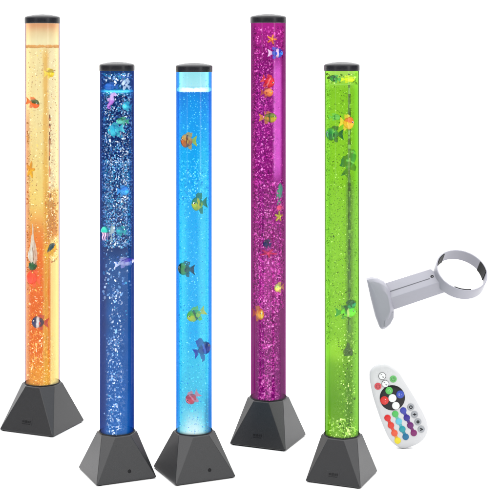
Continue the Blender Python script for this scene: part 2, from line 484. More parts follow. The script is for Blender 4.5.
def seahorse(colm, x, y, A, B, label):
    s = colm[1]; loc, yaw = place(colm, x, y, 10)
    r = empty('toy_seahorse', label, 'toy seahorse', loc, (0, 0, yaw))
    P = [(5.2, 4.8, 1.1), (3.2, 6.2, 1.9), (1.2, 5.6, 1.9), (.4, 3.2, 2.1), (.6, .4, 2.7), (-.6, -2.2, 2.2), (-2.6, -4.4, 1.5), (-3.6, -6.6, 1.1), (-2.4, -7.8, .8), (-1.0, -7.0, .6), (-1.6, -6.0, .45)]
    pp = smooth_path(P, 4)
    obj('body', swept([(a*s, 0, b*s) for a, b, c in pp], [c*s for a, b, c in pp], 12, .7), paint('painted_seahorse', A, B, None, 14*s), r, smooth=True)
    flat_fin([(-1.2*s, 3*s), (-4.2*s, 2.2*s), (-4.4*s, -.4*s), (-1.6*s, -1.4*s)], .5*s, 'back_fin', paint('painted_fin', B, None, None, s), r)
    flat_fin([(1.8*s, 7.4*s), (1.2*s, 9.4*s), (2.6*s, 8.6*s), (3.6*s, 9.2*s), (3.6*s, 7.4*s)], .6*s, 'crest', paint('painted_fin', B, None, None, s), r)
    b = bmesh.new(); bmesh.ops.create_uvsphere(b, u_segments=12, v_segments=8, radius=.5*s)
    obj('eye', b, EYEB, r, (3.2*s, -1.3*s, 6.5*s), smooth=True)
    return r

def jellyfish(colm, x, y, A, B, label):
    s = colm[1]; loc, yaw = place(colm, x, y, 9)
    r = empty('toy_jellyfish', label, 'toy jellyfish', loc, (0, 0, yaw))
    bm = bmesh.new(); lathe(bm, [(4.2*s, 0), (4.5*s, .8*s), (4.0*s, 3*s), (2.6*s, 5*s), (.8*s, 6*s), (.02*s, 6.1*s)], 24)
    obj('bell', bm, paint('painted_bell', A, None, None, 9*s), r, smooth=True)
    rnd = random.Random(3)
    for i in range(6):
        a = 2*PI*i/6+.3; x0, y0 = 2.6*math.cos(a), 2.6*math.sin(a)
        pts = [(x0, y0, .2), (x0+.7, y0, -2.4), (x0-.4, y0, -5), (x0+.5+rnd.uniform(-.4, .4), y0, -8)]
        pp = smooth_path(pts, 4); n = len(pp)
        obj('tentacle', swept([(p[0]*s, p[1]*s, p[2]*s) for p in pp], [(1.1-.7*i/n)*s for i in range(n)], 8), paint('painted_tentacle', B, None, None, 9*s), r, smooth=True)
    return r

def plant(colm, x, y, w, h, A, B, label, n=9, seed=1, foot=None, name='toy_plant'):
    """a tuft of tapering blades; y is the row of its root"""
    s = colm[1]; loc, yaw = place(colm, x, y, w)
    r = empty(name, label, 'toy plant', loc, (0, 0, yaw))
    rnd = random.Random(seed); mt = paint('painted_blade', A, B, None, h*s)
    for i in range(n):
        q = (i+.5)/n*2-1; hh = h*(1-.55*abs(q))*rnd.uniform(.8, 1)
        pts = [(q*w*.18, rnd.uniform(-1.5, 1.5), 0), (q*w*.32+rnd.uniform(-.5, .5), rnd.uniform(-1.5, 1.5), hh*.4), (q*w*.3, rnd.uniform(-1, 1), hh*.75), (q*w*.16+rnd.uniform(-.8, .8), 0, hh)]
        pp = smooth_path(pts, 5); N = len(pp)
        bm = swept([(p[0]*s, p[1]*s, p[2]*s) for p in pp], [(.16*w*(1-k/N)**.6*(1+.25*math.sin(k*2.2))+.12)*s for k in range(N)], 6, .5)
        obj('leaf', bm, mt, r)
    if foot:
        bm = bmesh.new(); bmesh.ops.create_icosphere(bm, subdivisions=3, radius=1)
        for v in bm.verts:
            v.co *= 1+.25*math.sin(v.co.x*9)*math.sin(v.co.z*8+1); v.co.x *= w*.42*s; v.co.y *= 3*s; v.co.z *= foot[1]*s
        obj('root_ball', bm, paint('painted_root', foot[0], None, None, w*s), r, (0, 0, -.2*foot[1]*s), smooth=True)
    return r

# ------------------------------------------------------------------ the five lamps
white, soft = (255, 255, 255), (235, 235, 235)
def W(*c): return lin(*c)
COL = {}
T1, T2 = math.radians(-22.5), math.radians(24)
specs = dict(
 amber=dict(cx=42.4, fy=426.2, R=17.0, top=14.7, S=61, bh=44, th=T1, mark='panel', mpos=(-1.5, 11.5),
  label='amber lamp column with orange water fading to pale yellow at the top, far left',
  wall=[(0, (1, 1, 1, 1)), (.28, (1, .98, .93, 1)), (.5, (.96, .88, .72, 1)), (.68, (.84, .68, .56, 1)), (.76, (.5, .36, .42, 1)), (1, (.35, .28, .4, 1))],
  z=[(26, (225, 165, 120)), (33, (240, 215, 165)), (42, (250, 238, 190)), (50, (250, 232, 172)), (120, (250, 230, 165)), (200, (248, 216, 120)), (245, (236, 146, 48)), (290, (232, 104, 26)), (350, (232, 108, 24)), (370, (240, 150, 40)), (386, (225, 150, 60))],
  d=[(26, 3.6), (60, 4.5), (200, 5.0), (260, 5.5), (386, 5.5)],
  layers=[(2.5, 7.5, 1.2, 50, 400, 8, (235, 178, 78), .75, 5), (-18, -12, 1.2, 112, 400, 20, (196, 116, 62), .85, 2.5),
          (6, 14, 2.5, 190, 238, 14, (196, 116, 70), .7, 12), (8.0, 20, 1.0, 48, 188, 4, (250, 236, 190), .9, 1.0), (-12, 3, 3, 225, 300, 25, (240, 112, 36), .8, 6), (9.2, 20, .8, 238, 400, 5, (255, 232, 150), .98, .6)],  # pale right strips put refraction bands into the water colour
  noise=(.16, 5, 12), foam=(46.5, 2.6, (214, 160, 92), .42),
  bm=[((255, 244, 205), .95, .5), ((255, 206, 110), .85, .4), ((196, 140, 84), .5, .3), ((232, 110, 40), .5, .3)],
  bubbles=[(50, 200, -3.5, 8, 420, .5, 1.6, [1, 2, 5, 0]), (52, 190, 10, 5, 130, .45, 1.6, [1, 2, 5, 1]), (125, 200, 9, 3.2, 240, .7, 1.7, [4, 1, 7, 3]), (125, 290, -13.5, 3, 260, .7, 1.7, [3, 2, 5, 3]),
           (190, 262, 8, 7.5, 1100, .62, 2.0, [5, 3, 4, 4]), (50, 240, 0, 15, 1300, .42, 2.0, [4, 2, 4, 0]), (245, 385, -3, 12.5, 2200, .52, 2.0, [3, 6, 1, 2]), (330, 385, 0, 12, 1200, .58, 2.2, [2, 7, 1, 1])],
  pipe=(9.0, 112, 200, 1.0, [((110, 60, 30), 4), ((200, 130, 80), 3), ((245, 225, 190), 3)])),
 navy=dict(cx=117.0, fy=473.5, R=17.0, top=62.2, S=61.5, bh=42.5, th=T2, mark='socket', mpos=(3.5, 10),
  label='navy blue lamp column crowded with pale blue bubbles, second from the left',
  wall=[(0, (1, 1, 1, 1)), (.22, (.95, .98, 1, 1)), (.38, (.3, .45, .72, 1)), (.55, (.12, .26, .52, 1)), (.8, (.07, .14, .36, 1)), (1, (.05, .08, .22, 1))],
  z=[(73, (22, 60, 118)), (88, (20, 66, 130)), (91, (40, 170, 215)), (95, (14, 36, 96)), (170, (12, 44, 104)), (245, (14, 48, 108)), (262, (38, 86, 152)), (330, (26, 86, 160)), (380, (20, 90, 170)), (434, (18, 98, 180))],
  d=[(73, 5.5), (434, 6.5)],
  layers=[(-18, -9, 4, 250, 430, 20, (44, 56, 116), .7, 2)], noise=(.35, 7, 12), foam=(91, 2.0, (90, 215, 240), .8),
  bm=[((235, 246, 255), 1.0, .5), ((150, 200, 245), .9, .5), ((70, 170, 215), .8, .4), ((60, 110, 190), .8, .4)],
  bubbles=[(73, 80, 0, 15.3, 330, .75, 1.8, [3, 5, 4, 2]), (80, 90, 0, 15.3, 120, .7, 1.8, [3, 4, 3, 4]), (92, 165, 0, 15.3, 3400, .58, 2.1, [4, 6, 5, 4]), (160, 246, 0, 15.3, 6000, .58, 2.1, [3, 6, 7, 3]),
           (246, 300, 0, 14, 300, .8, 1.9, [5, 5, 1, 2]), (285, 345, 0, 8.5, 420, .78, 2.1, [8, 5, 1, 1]), (335, 434, -1, 9.5, 1800, .74, 2.1, [8, 6, 1, 1]), (300, 434, 0, 15, 130, .6, 1.6, [1, 3, 2, 4])]),
 sky=dict(cx=194.0, fy=472.8, R=17.8, top=63.2, S=63.5, bh=42.3, th=T2, mark='socket', mpos=(5, 10.5),
  label='bright sky blue lamp column with glowing ring at its water line, middle of the five',
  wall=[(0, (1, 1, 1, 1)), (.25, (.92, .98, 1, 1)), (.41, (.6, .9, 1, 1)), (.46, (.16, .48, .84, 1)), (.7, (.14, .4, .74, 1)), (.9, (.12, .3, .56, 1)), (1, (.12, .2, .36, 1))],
  z=[(73, (150, 228, 238)), (86, (170, 235, 245)), (92, (30, 130, 225)), (115, (40, 160, 245)), (150, (30, 180, 250)), (230, (40, 195, 252)), (330, (40, 200, 245)), (395, (70, 195, 232)), (418, (110, 215, 240)), (430, (170, 240, 250))],
  d=[(73, 1.6), (89, 1.8), (92, 6), (434, 6)],
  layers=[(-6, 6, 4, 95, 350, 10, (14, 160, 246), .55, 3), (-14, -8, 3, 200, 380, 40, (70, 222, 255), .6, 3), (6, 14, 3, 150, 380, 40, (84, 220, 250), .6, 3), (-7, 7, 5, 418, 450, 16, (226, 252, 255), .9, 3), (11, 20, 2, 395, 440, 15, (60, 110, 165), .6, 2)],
  noise=(.13, 3, 16), foam=(89.5, 3.6, (215, 252, 255), 1.05),
  bm=[((150, 235, 255), .9, .4), ((90, 215, 250), .9, .4), ((20, 140, 215), .8, .3)],
  bubbles=[(74, 88, 0, 16, 26, .6, 1.6, [3, 2, 0]), (94, 430, 0, 15.6, 5200, .48, 1.8, [2, 5, 4]), (160, 205, 0, 15, 900, .6, 1.8, [4, 5, 5])]),
 magenta=dict(cx=268.3, fy=440.3, R=17.5, top=14.4, S=59, bh=43.5, th=T1, mark='panel', mpos=(-1.0, 12),
  label='magenta lamp column packed with pink bubbles, second from the right',
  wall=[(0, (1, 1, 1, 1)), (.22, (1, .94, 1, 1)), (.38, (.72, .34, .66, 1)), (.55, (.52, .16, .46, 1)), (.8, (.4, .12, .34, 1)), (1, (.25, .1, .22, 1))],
  z=[(26, (178, 36, 140)), (60, (138, 20, 116)), (110, (148, 28, 132)), (160, (138, 18, 120)), (230, (130, 20, 106)), (320, (126, 14, 104)), (400, (112, 8, 100))],
  d=[(26, 5.5), (400, 6.5)],
  layers=[(5.0, 13.0, 1.3, 62, 176, 14, (228, 100, 216), .9, 3), (-18, -12.5, 1, 26, 400, 5, (138, 24, 118), .8, .5), (-9, 12, 3, 255, 300, 12, (176, 44, 144), .6, 5)],  # first streak is a painted highlight, put into the water's emission
  noise=(.3, 4, 6),
  bm=[((250, 150, 225), .95, .45), ((222, 84, 190), .9, .4), ((168, 40, 150), .8, .3), ((92, 6, 84), .6, .2)],
  bubbles=[(27, 60, 0, 15.6, 900, .7, 1.8, [3, 6, 5, 3]), (60, 185, -3.5, 13, 6000, .55, 2.2, [3, 6, 5, 5]), (60, 185, 9.5, 5, 240, .45, 2.2, [4, 3, 3, 0]), (180, 310, 0, 15.4, 8500, .58, 2.1, [3, 7, 5, 4]),
           (300, 398, 0, 11.5, 6500, .64, 2.1, [3, 8, 4, 2])]),
 green=dict(cx=341.9, fy=477.2, R=17.2, top=62.2, S=57, bh=43.3, th=T1, mark='panel', mpos=(-.5, 10.5),
  label='lime green lamp column with dark streak down its right side, rightmost of the five',
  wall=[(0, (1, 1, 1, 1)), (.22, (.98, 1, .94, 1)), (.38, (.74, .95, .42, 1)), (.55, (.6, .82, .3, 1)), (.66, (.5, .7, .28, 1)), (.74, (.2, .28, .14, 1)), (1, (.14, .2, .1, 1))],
  z=[(73, (170, 225, 90)), (84, (150, 215, 60)), (90, (134, 204, 40)), (200, (130, 200, 40)), (325, (128, 192, 38)), (372, (112, 176, 28)), (400, (98, 160, 26)), (437, (116, 176, 32))],
  d=[(73, 3.4), (90, 5), (340, 5), (437, 5.5)],
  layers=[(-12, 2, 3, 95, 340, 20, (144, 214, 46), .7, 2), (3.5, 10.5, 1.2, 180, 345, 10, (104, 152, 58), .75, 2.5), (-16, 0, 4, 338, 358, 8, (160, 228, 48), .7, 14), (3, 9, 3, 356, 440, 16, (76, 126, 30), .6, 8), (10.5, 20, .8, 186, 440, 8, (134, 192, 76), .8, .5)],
  noise=(.16, 4, 14), foam=(84, 1.2, (150, 205, 80), .5),
  bm=[((225, 250, 160), .9, .5), ((176, 226, 90), .8, .4), ((92, 150, 36), .6, .3), ((40, 84, 24), .35, .2)],
  bubbles=[(74, 83, 0, 15, 200, .8, 1.6, [3, 3, 3, 4]), (86, 345, -2, 14, 5200, .42, 2.2, [1, 3, 7, 2]), (120, 345, 7, 4.5, 600, .6, 1.9, [3, 3, 3, 4]), (84, 345, 6.6, 2.8, 1500, .55, 2.8, [2, 3, 4, 9]), (330, 437, 3, 11, 1700, .56, 1.9, [5, 4, 2, 2]), (415, 437, 0, 14, 500, .66, 2.2, [5, 4, 1, 1]), (180, 345, 13.5, 2, 260, .5, 2, [1, 3, 3, 1])],
  pipe=(6.5, 84, 330, 1.7, [((14, 36, 14), 4), ((50, 86, 36), 5), ((130, 170, 90), 2), ((80, 120, 50), 4)])),
)
for key, sp in specs.items():
    r, s, D = make_column(sp); COL[key] = (r, s, D, sp)

a, nv, sk, mg, gr = (COL[k] for k in ('amber', 'navy', 'sky', 'magenta', 'green'))
# --- amber lamp
fish(a, 51, 73, 10, 8.5, 1, 5, (236, 205, 40), (170, 150, 40), None, (232, 214, 90), 'small yellow toy fish with olive back near the top of the amber lamp')
fish(a, 34.5, 102.5, 16, 9, 1, -12, (236, 96, 24), (70, 84, 40), None, (226, 110, 30), 'orange toy fish with dark olive back at the left edge of the amber lamp')
starfish(a, 32.5, 169, 7, (232, 178, 20), (216, 150, 20), 'yellow toy starfish at the left side of the amber lamp', .2, 1.3)
plant(a, 35, 263, 11, 46, (168, 160, 150), (205, 200, 190), 'tall silver grey toy plant standing above a red fish in the amber lamp', 7, 2, ((26, 84, 40), 4.2))
fish(a, 36, 276, 16, 14, -1, 8, (238, 58, 16), (232, 70, 22), None, (240, 90, 30), 'large red orange toy fish under the silver plant in the amber lamp', eye=False)
fish(a, 52, 249, 14, 9.5, 1, 48, (238, 176, 30), (24, 70, 84), None, (238, 190, 60), 'yellow toy fish with dark teal head at the right side of the amber lamp')
fish(a, 42.5, 319.5, 17, 12, -1, 4, (24, 26, 84), (20, 22, 78), (220, 220, 225), (190, 60, 50), 'round navy blue toy fish low in the orange water', bars=1.2, stripe=.16)
# --- navy lamp
seahorse(nv, 113, 100, (226, 130, 226), (250, 200, 245), 'pink toy seahorse just under the water line of the navy lamp')
fish(nv, 113, 86.5, 15, 7.5, -1, 0, (34, 120, 205), (50, 130, 220), None, (36, 110, 190), 'blue toy fish above the water line of the navy lamp', eye=False)
fish(nv, 126.5, 84, 12, 6, -1, 35, (235, 245, 250), (210, 235, 250), (60, 90, 150), (225, 240, 250), 'white toy fish with ragged fins under the cap of the navy lamp', tall=.6)
fish(nv, 128, 106, 11, 8, -1, 10, (70, 205, 220), (50, 180, 205), None, (90, 215, 225), 'small cyan toy fish right of the pink seahorse')
fish(nv, 117.5, 129, 17, 12, -1, -12, (60, 220, 225), (40, 196, 212), (30, 150, 190), (80, 225, 230), 'large turquoise toy fish in the upper half of the navy lamp', bars=3, stripe=.2)
fish(nv, 124, 120.5, 13, 6.5, -1, 5, (110, 225, 190), (28, 130, 84), None, (60, 190, 130), 'green toy fish lying above the large turquoise fish')
fish(nv, 124, 189.5, 12, 9, 1, 0, (60, 180, 240), (36, 140, 225), None, (60, 165, 235), 'light blue toy fish halfway down the navy lamp')
jellyfish(nv, 106.5, 230.5, (24, 190, 170), (246, 190, 226), 'toy jellyfish with teal bell and pink tentacles at the left of the navy lamp')
fish(nv, 113.5, 231, 18, 5, 1, 82, (232, 246, 232), (214, 240, 226), None, (230, 245, 235), 'slim white toy fish swimming straight up beside the jellyfish')
fish(nv, 122.5, 229, 11, 8, -1, 20, (40, 170, 180), (30, 130, 160), None, (40, 190, 180), 'dull teal toy fish right of the slim white fish')
fish(nv, 125, 261, 20, 8, 1, 6, (222, 214, 250), (122, 84, 206), None, (200, 190, 250), 'lavender toy fish with white belly below the dense bubbles', tailc=(240, 240, 255))
# --- sky blue lamp
fish(sk, 189.5, 140, 17, 13.5, -1, 0, (196, 96, 22), (226, 156, 70), (120, 56, 16), (214, 160, 60), 'brown and orange toy fish highest in the sky blue lamp', bars=2.5, tailc=(170, 180, 60))
fish(sk, 200, 202, 16, 13.5, -1, -5, (150, 170, 50), (30, 120, 90), (186, 176, 50), (24, 112, 84), 'olive toy angelfish with dark green fins in the sky blue lamp', tall=.25, bars=2)
fish(sk, 187, 267, 18, 12.5, -1, 0, (16, 66, 50), (14, 56, 46), (60, 140, 70), (10, 60, 80), 'dark green striped toy fish at the left wall of the sky blue lamp', bars=1.2, stripe=.3)
fish(sk, 197, 311.5, 20, 12, -1, -22, (176, 186, 30), (60, 160, 50), (40, 84, 30), (120, 190, 50), 'yellow green toy fish pointing down to the left', bars=2, stripe=.2, tailc=(200, 190, 70))
fish(sk, 202.5, 347, 18, 13, 1, 18, (16, 40, 130), (12, 34, 110), (50, 90, 180), (14, 50, 150), 'dark blue toy angelfish with long fins', tall=.45, bars=2, stripe=.2)
fish(sk, 193.5, 393.5, 16, 10.5, -1, -38, (206, 44, 70), (180, 40, 72), (226, 110, 130), (214, 120, 140), 'crimson toy fish lowest in the sky blue lamp', bars=3, stripe=.2)
# --- magenta lamp
starfish(mg, 271.5, 39.5, 5.5, (240, 140, 50), (245, 180, 60), 'orange toy starfish under the cap of the magenta lamp', .3)
fish(mg, 275, 53, 16, 9.5, 1, 0, (40, 120, 225), (24, 60, 190), (235, 240, 245), (60, 110, 240), 'royal blue toy fish with white bars in the magenta lamp', bars=1.8, stripe=.3, tailc=(245, 240, 250))
fish(mg, 267.5, 81, 14, 11, 1, -25, (230, 36, 36), (214, 24, 40), (250, 150, 130), (236, 60, 60), 'bright red toy fish in the magenta lamp', bars=2, stripe=.2)
fish(mg, 266.5, 92, 13, 8.5, 1, 0, (244, 150, 60), (248, 170, 90), None, (190, 84, 60), 'round orange toy fish directly under the red fish')
fish(mg, 267.5, 117, 18, 10, 1, 0, (206, 206, 30), (120, 170, 30), (60, 90, 20), (236, 180, 60), 'yellow green toy fish with dark spot on its back in the magenta lamp', bars=1.5, stripe=.14)
fish(mg, 279.5, 193, 18, 8, 1, 84, (70, 240, 160), (60, 226, 140), None, (80, 240, 160), 'green toy fish standing on its tail at the right wall of the magenta lamp')
fish(mg, 280, 206.5, 9, 5, -1, 0, (246, 100, 140), (246, 90, 120), None, (250, 160, 190), 'tiny pink toy fish between the green fish and the yellow starfish', eye=False)
starfish(mg, 278.5, 215, 6, (222, 232, 60), (190, 220, 60), 'yellow toy starfish at the right wall of the magenta lamp', .1)
fish(mg, 267, 241.5, 8.5, 7.5, -1, 20, (30, 26, 90), (16, 20, 70), None, (40, 40, 110), 'tiny dark navy toy fish above the red starfish')
starfish(mg, 268, 251, 9.5, (222, 36, 96), (226, 50, 110), 'wide red toy starfish across the middle of the magenta lamp', .5, .5)
fish(mg, 279, 285.5, 11, 8.5, -1, 0, (240, 236, 110), (190, 226, 110), None, (226, 236, 110), 'pale yellow toy fish in the lower half of the magenta lamp')
fish(mg, 258, 311.5, 13, 11.5, 1, 0, (238, 170, 50), (226, 140, 50), (240, 210, 90), (232, 160, 50), 'orange diamond shaped toy fish lowest in the magenta lamp', bars=3, stripe=.25, tall=.1)
# --- green lamp
fish(gr, 346.5, 79, 15, 6, 1, 0, (236, 236, 20), (210, 228, 20), None, (226, 232, 30), 'flat yellow toy fish above the water line of the green lamp')
fish(gr, 334.5, 78.5, 12, 6.5, -1, 8, (60, 150, 60), (30, 110, 60), (20, 70, 50), (90, 180, 100), 'small dark green toy fish above the water line of the green lamp', bars=2.5)
fish(gr, 345.5, 122, 15, 13, 1, -8, (244, 176, 36), (232, 110, 30), None, (236, 200, 50), 'golden orange toy fish in the green lamp')
fish(gr, 334, 133.5, 18, 13, -1, 0, (20, 110, 60), (30, 140, 70), (90, 190, 90), (24, 96, 50), 'dark green striped toy fish left of the golden orange fish', bars=3.5, stripe=.2)
fish(gr, 333.5, 116.5, 12, 6, 1, 0, (110, 190, 80), (96, 176, 76), (60, 140, 60), (120, 200, 80), 'faint green toy fish above the striped fish', bars=2, eye=False)
fish(gr, 348.5, 162.5, 26, 12.5, 1, 68, (20, 150, 90), (24, 120, 74), (130, 210, 130), (16, 110, 66), 'large dark green toy angelfish hanging nose up in the green lamp', tall=.3, bars=3, stripe=.2)
fish(gr, 344.5, 309.5, 21, 11, 1, 0, (110, 226, 40), (90, 216, 50), (210, 220, 150), (40, 150, 50), 'bright lime toy fish in the lower half of the green lamp', bars=1.5, stripe=.15)
fish(gr, 349, 303, 13, 9, 1, 25, (20, 150, 90), (10, 90, 50), None, (10, 80, 40), 'deep green toy fish resting above the bright lime fish')
plant(gr, 347, 352, 12, 15, (40, 84, 30), (60, 90, 36), 'small beaded dark green toy plant low in the green lamp', 8, 5)

# ------------------------------------------------------------------ wall bracket
def px3(x, y, dy, D): return at(x, y, D)+Vector((0, dy*D/F, 0))
DB = 4.1; sB = DB/F
ctr = at(462, 270, DB)
M['bracket'] = plain('pale_grey_moulded_plastic', (.255, .253, .292, 1), .38, .35, noise=.02, nscale=60)
bk = empty('wall_bracket', 'pale grey wall bracket with round tube ring on a straight arm', 'bracket', at(384, 329, DB))
def badd(name, bm, mat, par=bk, smooth=False):
    o = obj(name, bm, mat, par, smooth=smooth); o.matrix_parent_inverse = Matrix.Translation(-Vector(bk.location)); return o
t = math.radians(11); el = math.radians(40)
ax = Vector((math.sin(t)*math.cos(el), -math.sin(el), math.cos(t)*math.cos(el))).normalized()     # ring axis, leaning to the camera
e1 = Vector((math.cos(t), 0, -math.sin(t))); e2 = ax.cross(e1).normalized()
def ringmesh(r0, r1, h0, h1, a0, a1, n):
    bm = bmesh.new(); full = abs(a1-a0) > 6.28; R = []
    for i in range(n if full else n+1):
        a = a0+(a1-a0)*i/n; d = e1*math.cos(a)+e2*math.sin(a)
        R.append([bm.verts.new(ctr+(d*r+ax*h)*sB) for r, h in ((r0, h0), (r1, h0), (r1, h1), (r0, h1))])
    m = len(R)
    for i in range(m if full else m-1):
        A, B = R[i], R[(i+1) % m]
        for j in range(4): bm.faces.new((A[j], A[(j+1) % 4], B[(j+1) % 4], B[j]))
    if not full: bm.faces.new(R[0]); bm.faces.new(R[-1][::-1])
    return bm
ro = badd('ring', ringmesh(24.9, 26.3, -13.2, 0, 0, 2*PI, 128), M['bracket']); smooth_by_angle(ro, 40); bevel(ro, .35*sB, 2)
for a0, a1 in ((math.radians(8), math.radians(40)), (math.radians(137), math.radians(163)), (math.radians(252), math.radians(292))):
    badd('rubber_pad', ringmesh(24.1, 24.95, -12.9, .25, a0, a1, 20), M['black'], smooth=False)
# arm: prism with corner lines read along its length
def prism(name, A, B, mat, bev=.5):
    bm = bmesh.new(); va = [bm.verts.new(p) for p in A]; vb = [bm.verts.new(p) for p in B]
    n = len(va)
    for i in range(n): bm.faces.new((va[i], va[(i+1) % n], vb[(i+1) % n], vb[i]))
    bm.faces.new(va[::-1]); bm.faces.new(vb)
    o = badd(name, bm, mat); bevel(o, bev*sB, 3); return o
A4 = [px3(386, 284, 7, DB), px3(388.5, 297, -9, DB), px3(393.5, 309.5, -3, DB), px3(391, 300, 12, DB)]
B4 = [px3(432, 270, 9, DB), px3(443.5, 279.3, -7, DB), px3(449, 290.6, -3, DB), px3(438, 284, 12, DB)]
prism('arm', A4, B4, M['bracket'], .8)
# dark strip painted for the groove's shadow, + screw on the top face
def lerp(a, b, q): return a*(1-q)+b*q
def topface(u, v): return lerp(lerp(A4[0], A4[1], v), lerp(B4[0], B4[1], v), u)
nrm = (A4[1]-A4[0]).cross(B4[0]-A4[0]).normalized()
if nrm.z < 0: nrm = -nrm
for nm, (u0, u1, v0, v1), mt in (('seam', (.04, .82, .58, .615), M['seamgrey'] if 'seamgrey' in M else plain('seam_shadow_plastic', (.12, .12, .14, 1), .6, .2)),):
    bm = bmesh.new(); q = [topface(u0, v0), topface(u1, v0), topface(u1, v1), topface(u0, v1)]
    lo_ = [bm.verts.new(p-nrm*.3*sB) for p in q]; hi = [bm.verts.new(p+nrm*.45*sB) for p in q]
    for i in range(4): bm.faces.new((lo_[i], lo_[(i+1) % 4], hi[(i+1) % 4], hi[i]))
    bm.faces.new(hi)
    badd(nm, bm, mt)
bm = bmesh.new(); p0 = topface(.885, .52); f1 = (B4[0]-A4[0]).normalized(); f2 = nrm.cross(f1)
rr = [[bm.verts.new(p0+nrm*h*sB+(f1*math.cos(a)+f2*math.sin(a))*r*sB) for a in [2*PI*i/16 for i in range(16)]] for r, h in ((1.7, -.2), (1.7, .25), (1.1, .3), (1.0, .05))]
for A, B in zip(rr, rr[1:]):
    for i in range(16): bm.faces.new((A[i], A[(i+1) % 16], B[(i+1) % 16], B[i]))
bm.faces.new(rr[-1]); badd('screw', bm, M['black'])
# flared wall plate
out = [(366.8, 279.6), (372, 278.3), (378, 279.4), (384, 282), (388.5, 287), (391.5, 296), (393.6, 308), (393.4, 315), (390.5, 322.5), (385.5, 327.6), (382, 329), (379.5, 327.4), (375.5, 317), (371, 299)]
bm = bmesh.new(); n = len(out)
cxp, cyp = 380.5, 302
L0 = [bm.verts.new(px3(x, y, 9, DB)) for x, y in out]
L1 = [bm.verts.new(px3(x, y, -1.5-(x-367)*.12, DB)) for x, y in out]
L2 = [bm.verts.new(px3(x+(cxp-x)*.16, y+(cyp-y)*.1, -4-(x-367)*.2, DB)) for x, y in out]
L3 = [bm.verts.new(px3(x+(cxp+4-x)*.5, y+(cyp-y)*.42, -7-(x-367)*.2, DB)) for x, y in out]
for A, B in ((L0, L1), (L1, L2), (L2, L3)):
    for i in range(n): bm.faces.new((A[i], A[(i+1) % n], B[(i+1) % n], B[i]))
bm.faces.new(L0[::-1]); bm.faces.new(L3)
wp = badd('wall_plate', bm, M['bracket']); smooth_by_angle(wp, 38); bevel(wp, .6*sB, 3, 40)
# lower gusset under the arm
bm = bmesh.new()
g = [(383.5, 313), (387, 310.2), (393.6, 309.6), (393.2, 316), (389.5, 322.6), (385, 326.6), (382.8, 325)]
G0 = [bm.verts.new(px3(x, y, -4, DB)) for x, y in g]; G1 = [bm.verts.new(px3(x+(388-x)*.12, y+(317-y)*.12, -10.5, DB)) for x, y in g]
for i in range(len(g)): bm.faces.new((G0[i], G0[(i+1) % len(g)], G1[(i+1) % len(g)], G1[i]))
bm.faces.new(G1); bm.faces.new(G0[::-1])
gs = badd('gusset', bm, M['bracket']); bevel(gs, 1.0*sB, 3)

# ------------------------------------------------------------------ remote control, standing on its lower end
DR = F*CH/(448.2-HZ); sR = DR/F
rc = at(398.7, 405, DR)
rm = empty('remote_control', 'white oval remote control with coloured round buttons and black dial', 'remote control', rc)
def rpx(x, y, d):      # photo px -> local coordinates of the remote; d = px towards the camera
    return Vector(((x-398.7)*sR, -d*sR, -(y-405)*sR))
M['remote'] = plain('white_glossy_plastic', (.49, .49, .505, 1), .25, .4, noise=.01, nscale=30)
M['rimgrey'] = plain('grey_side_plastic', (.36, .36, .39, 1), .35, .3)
raw = [(369.2, 376), (372, 393), (377, 410), (383.4, 427), (390, 440), (400, 447.4), (412, 446), (423, 439.6), (428, 429), (425.2, 416.5), (415.8, 399), (404.8, 381.2), (397, 370), (387.3, 363.8), (377.8, 364.6), (371.2, 369)]
pts = []
for i in range(len(raw)):
    p0, p1, p2, p3 = (raw[(i+k_) % len(raw)] for k_ in (-1, 0, 1, 2))
    for j in range(6):
        q = j/6
        pts.append(Vector([.5*((2*b)+(-a+c)*q+(2*a-5*b+4*c-d)*q*q+(-a+3*b-3*c+d)*q**3) for a, b, c, d in zip(p0, p1, p2, p3)]))
bm = bmesh.new(); cen = Vector((398.7, 405)); lv = []
for sc_, d in ((.86, -4.5), (.955, -4.2), (.99, -3), (1, -1), (1, 1.0), (.99, 2.2), (.965, 3.1), (.92, 3.7), (.84, 4.0)):
    ring = []
    for c in pts:
        v = c-cen; ring.append(bm.verts.new(rpx(*(cen+v*sc_), d)))
    lv.append(ring)
for k_, (A, B) in enumerate(zip(lv, lv[1:])):
    for i in range(len(A)):
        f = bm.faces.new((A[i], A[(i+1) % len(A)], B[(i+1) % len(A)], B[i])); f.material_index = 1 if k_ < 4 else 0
bm.faces.new(lv[0][::-1]); bm.faces.new(lv[-1])
sh = obj('shell', bm, [M['remote'], M['rimgrey']], rm); smooth_by_angle(sh, 50)

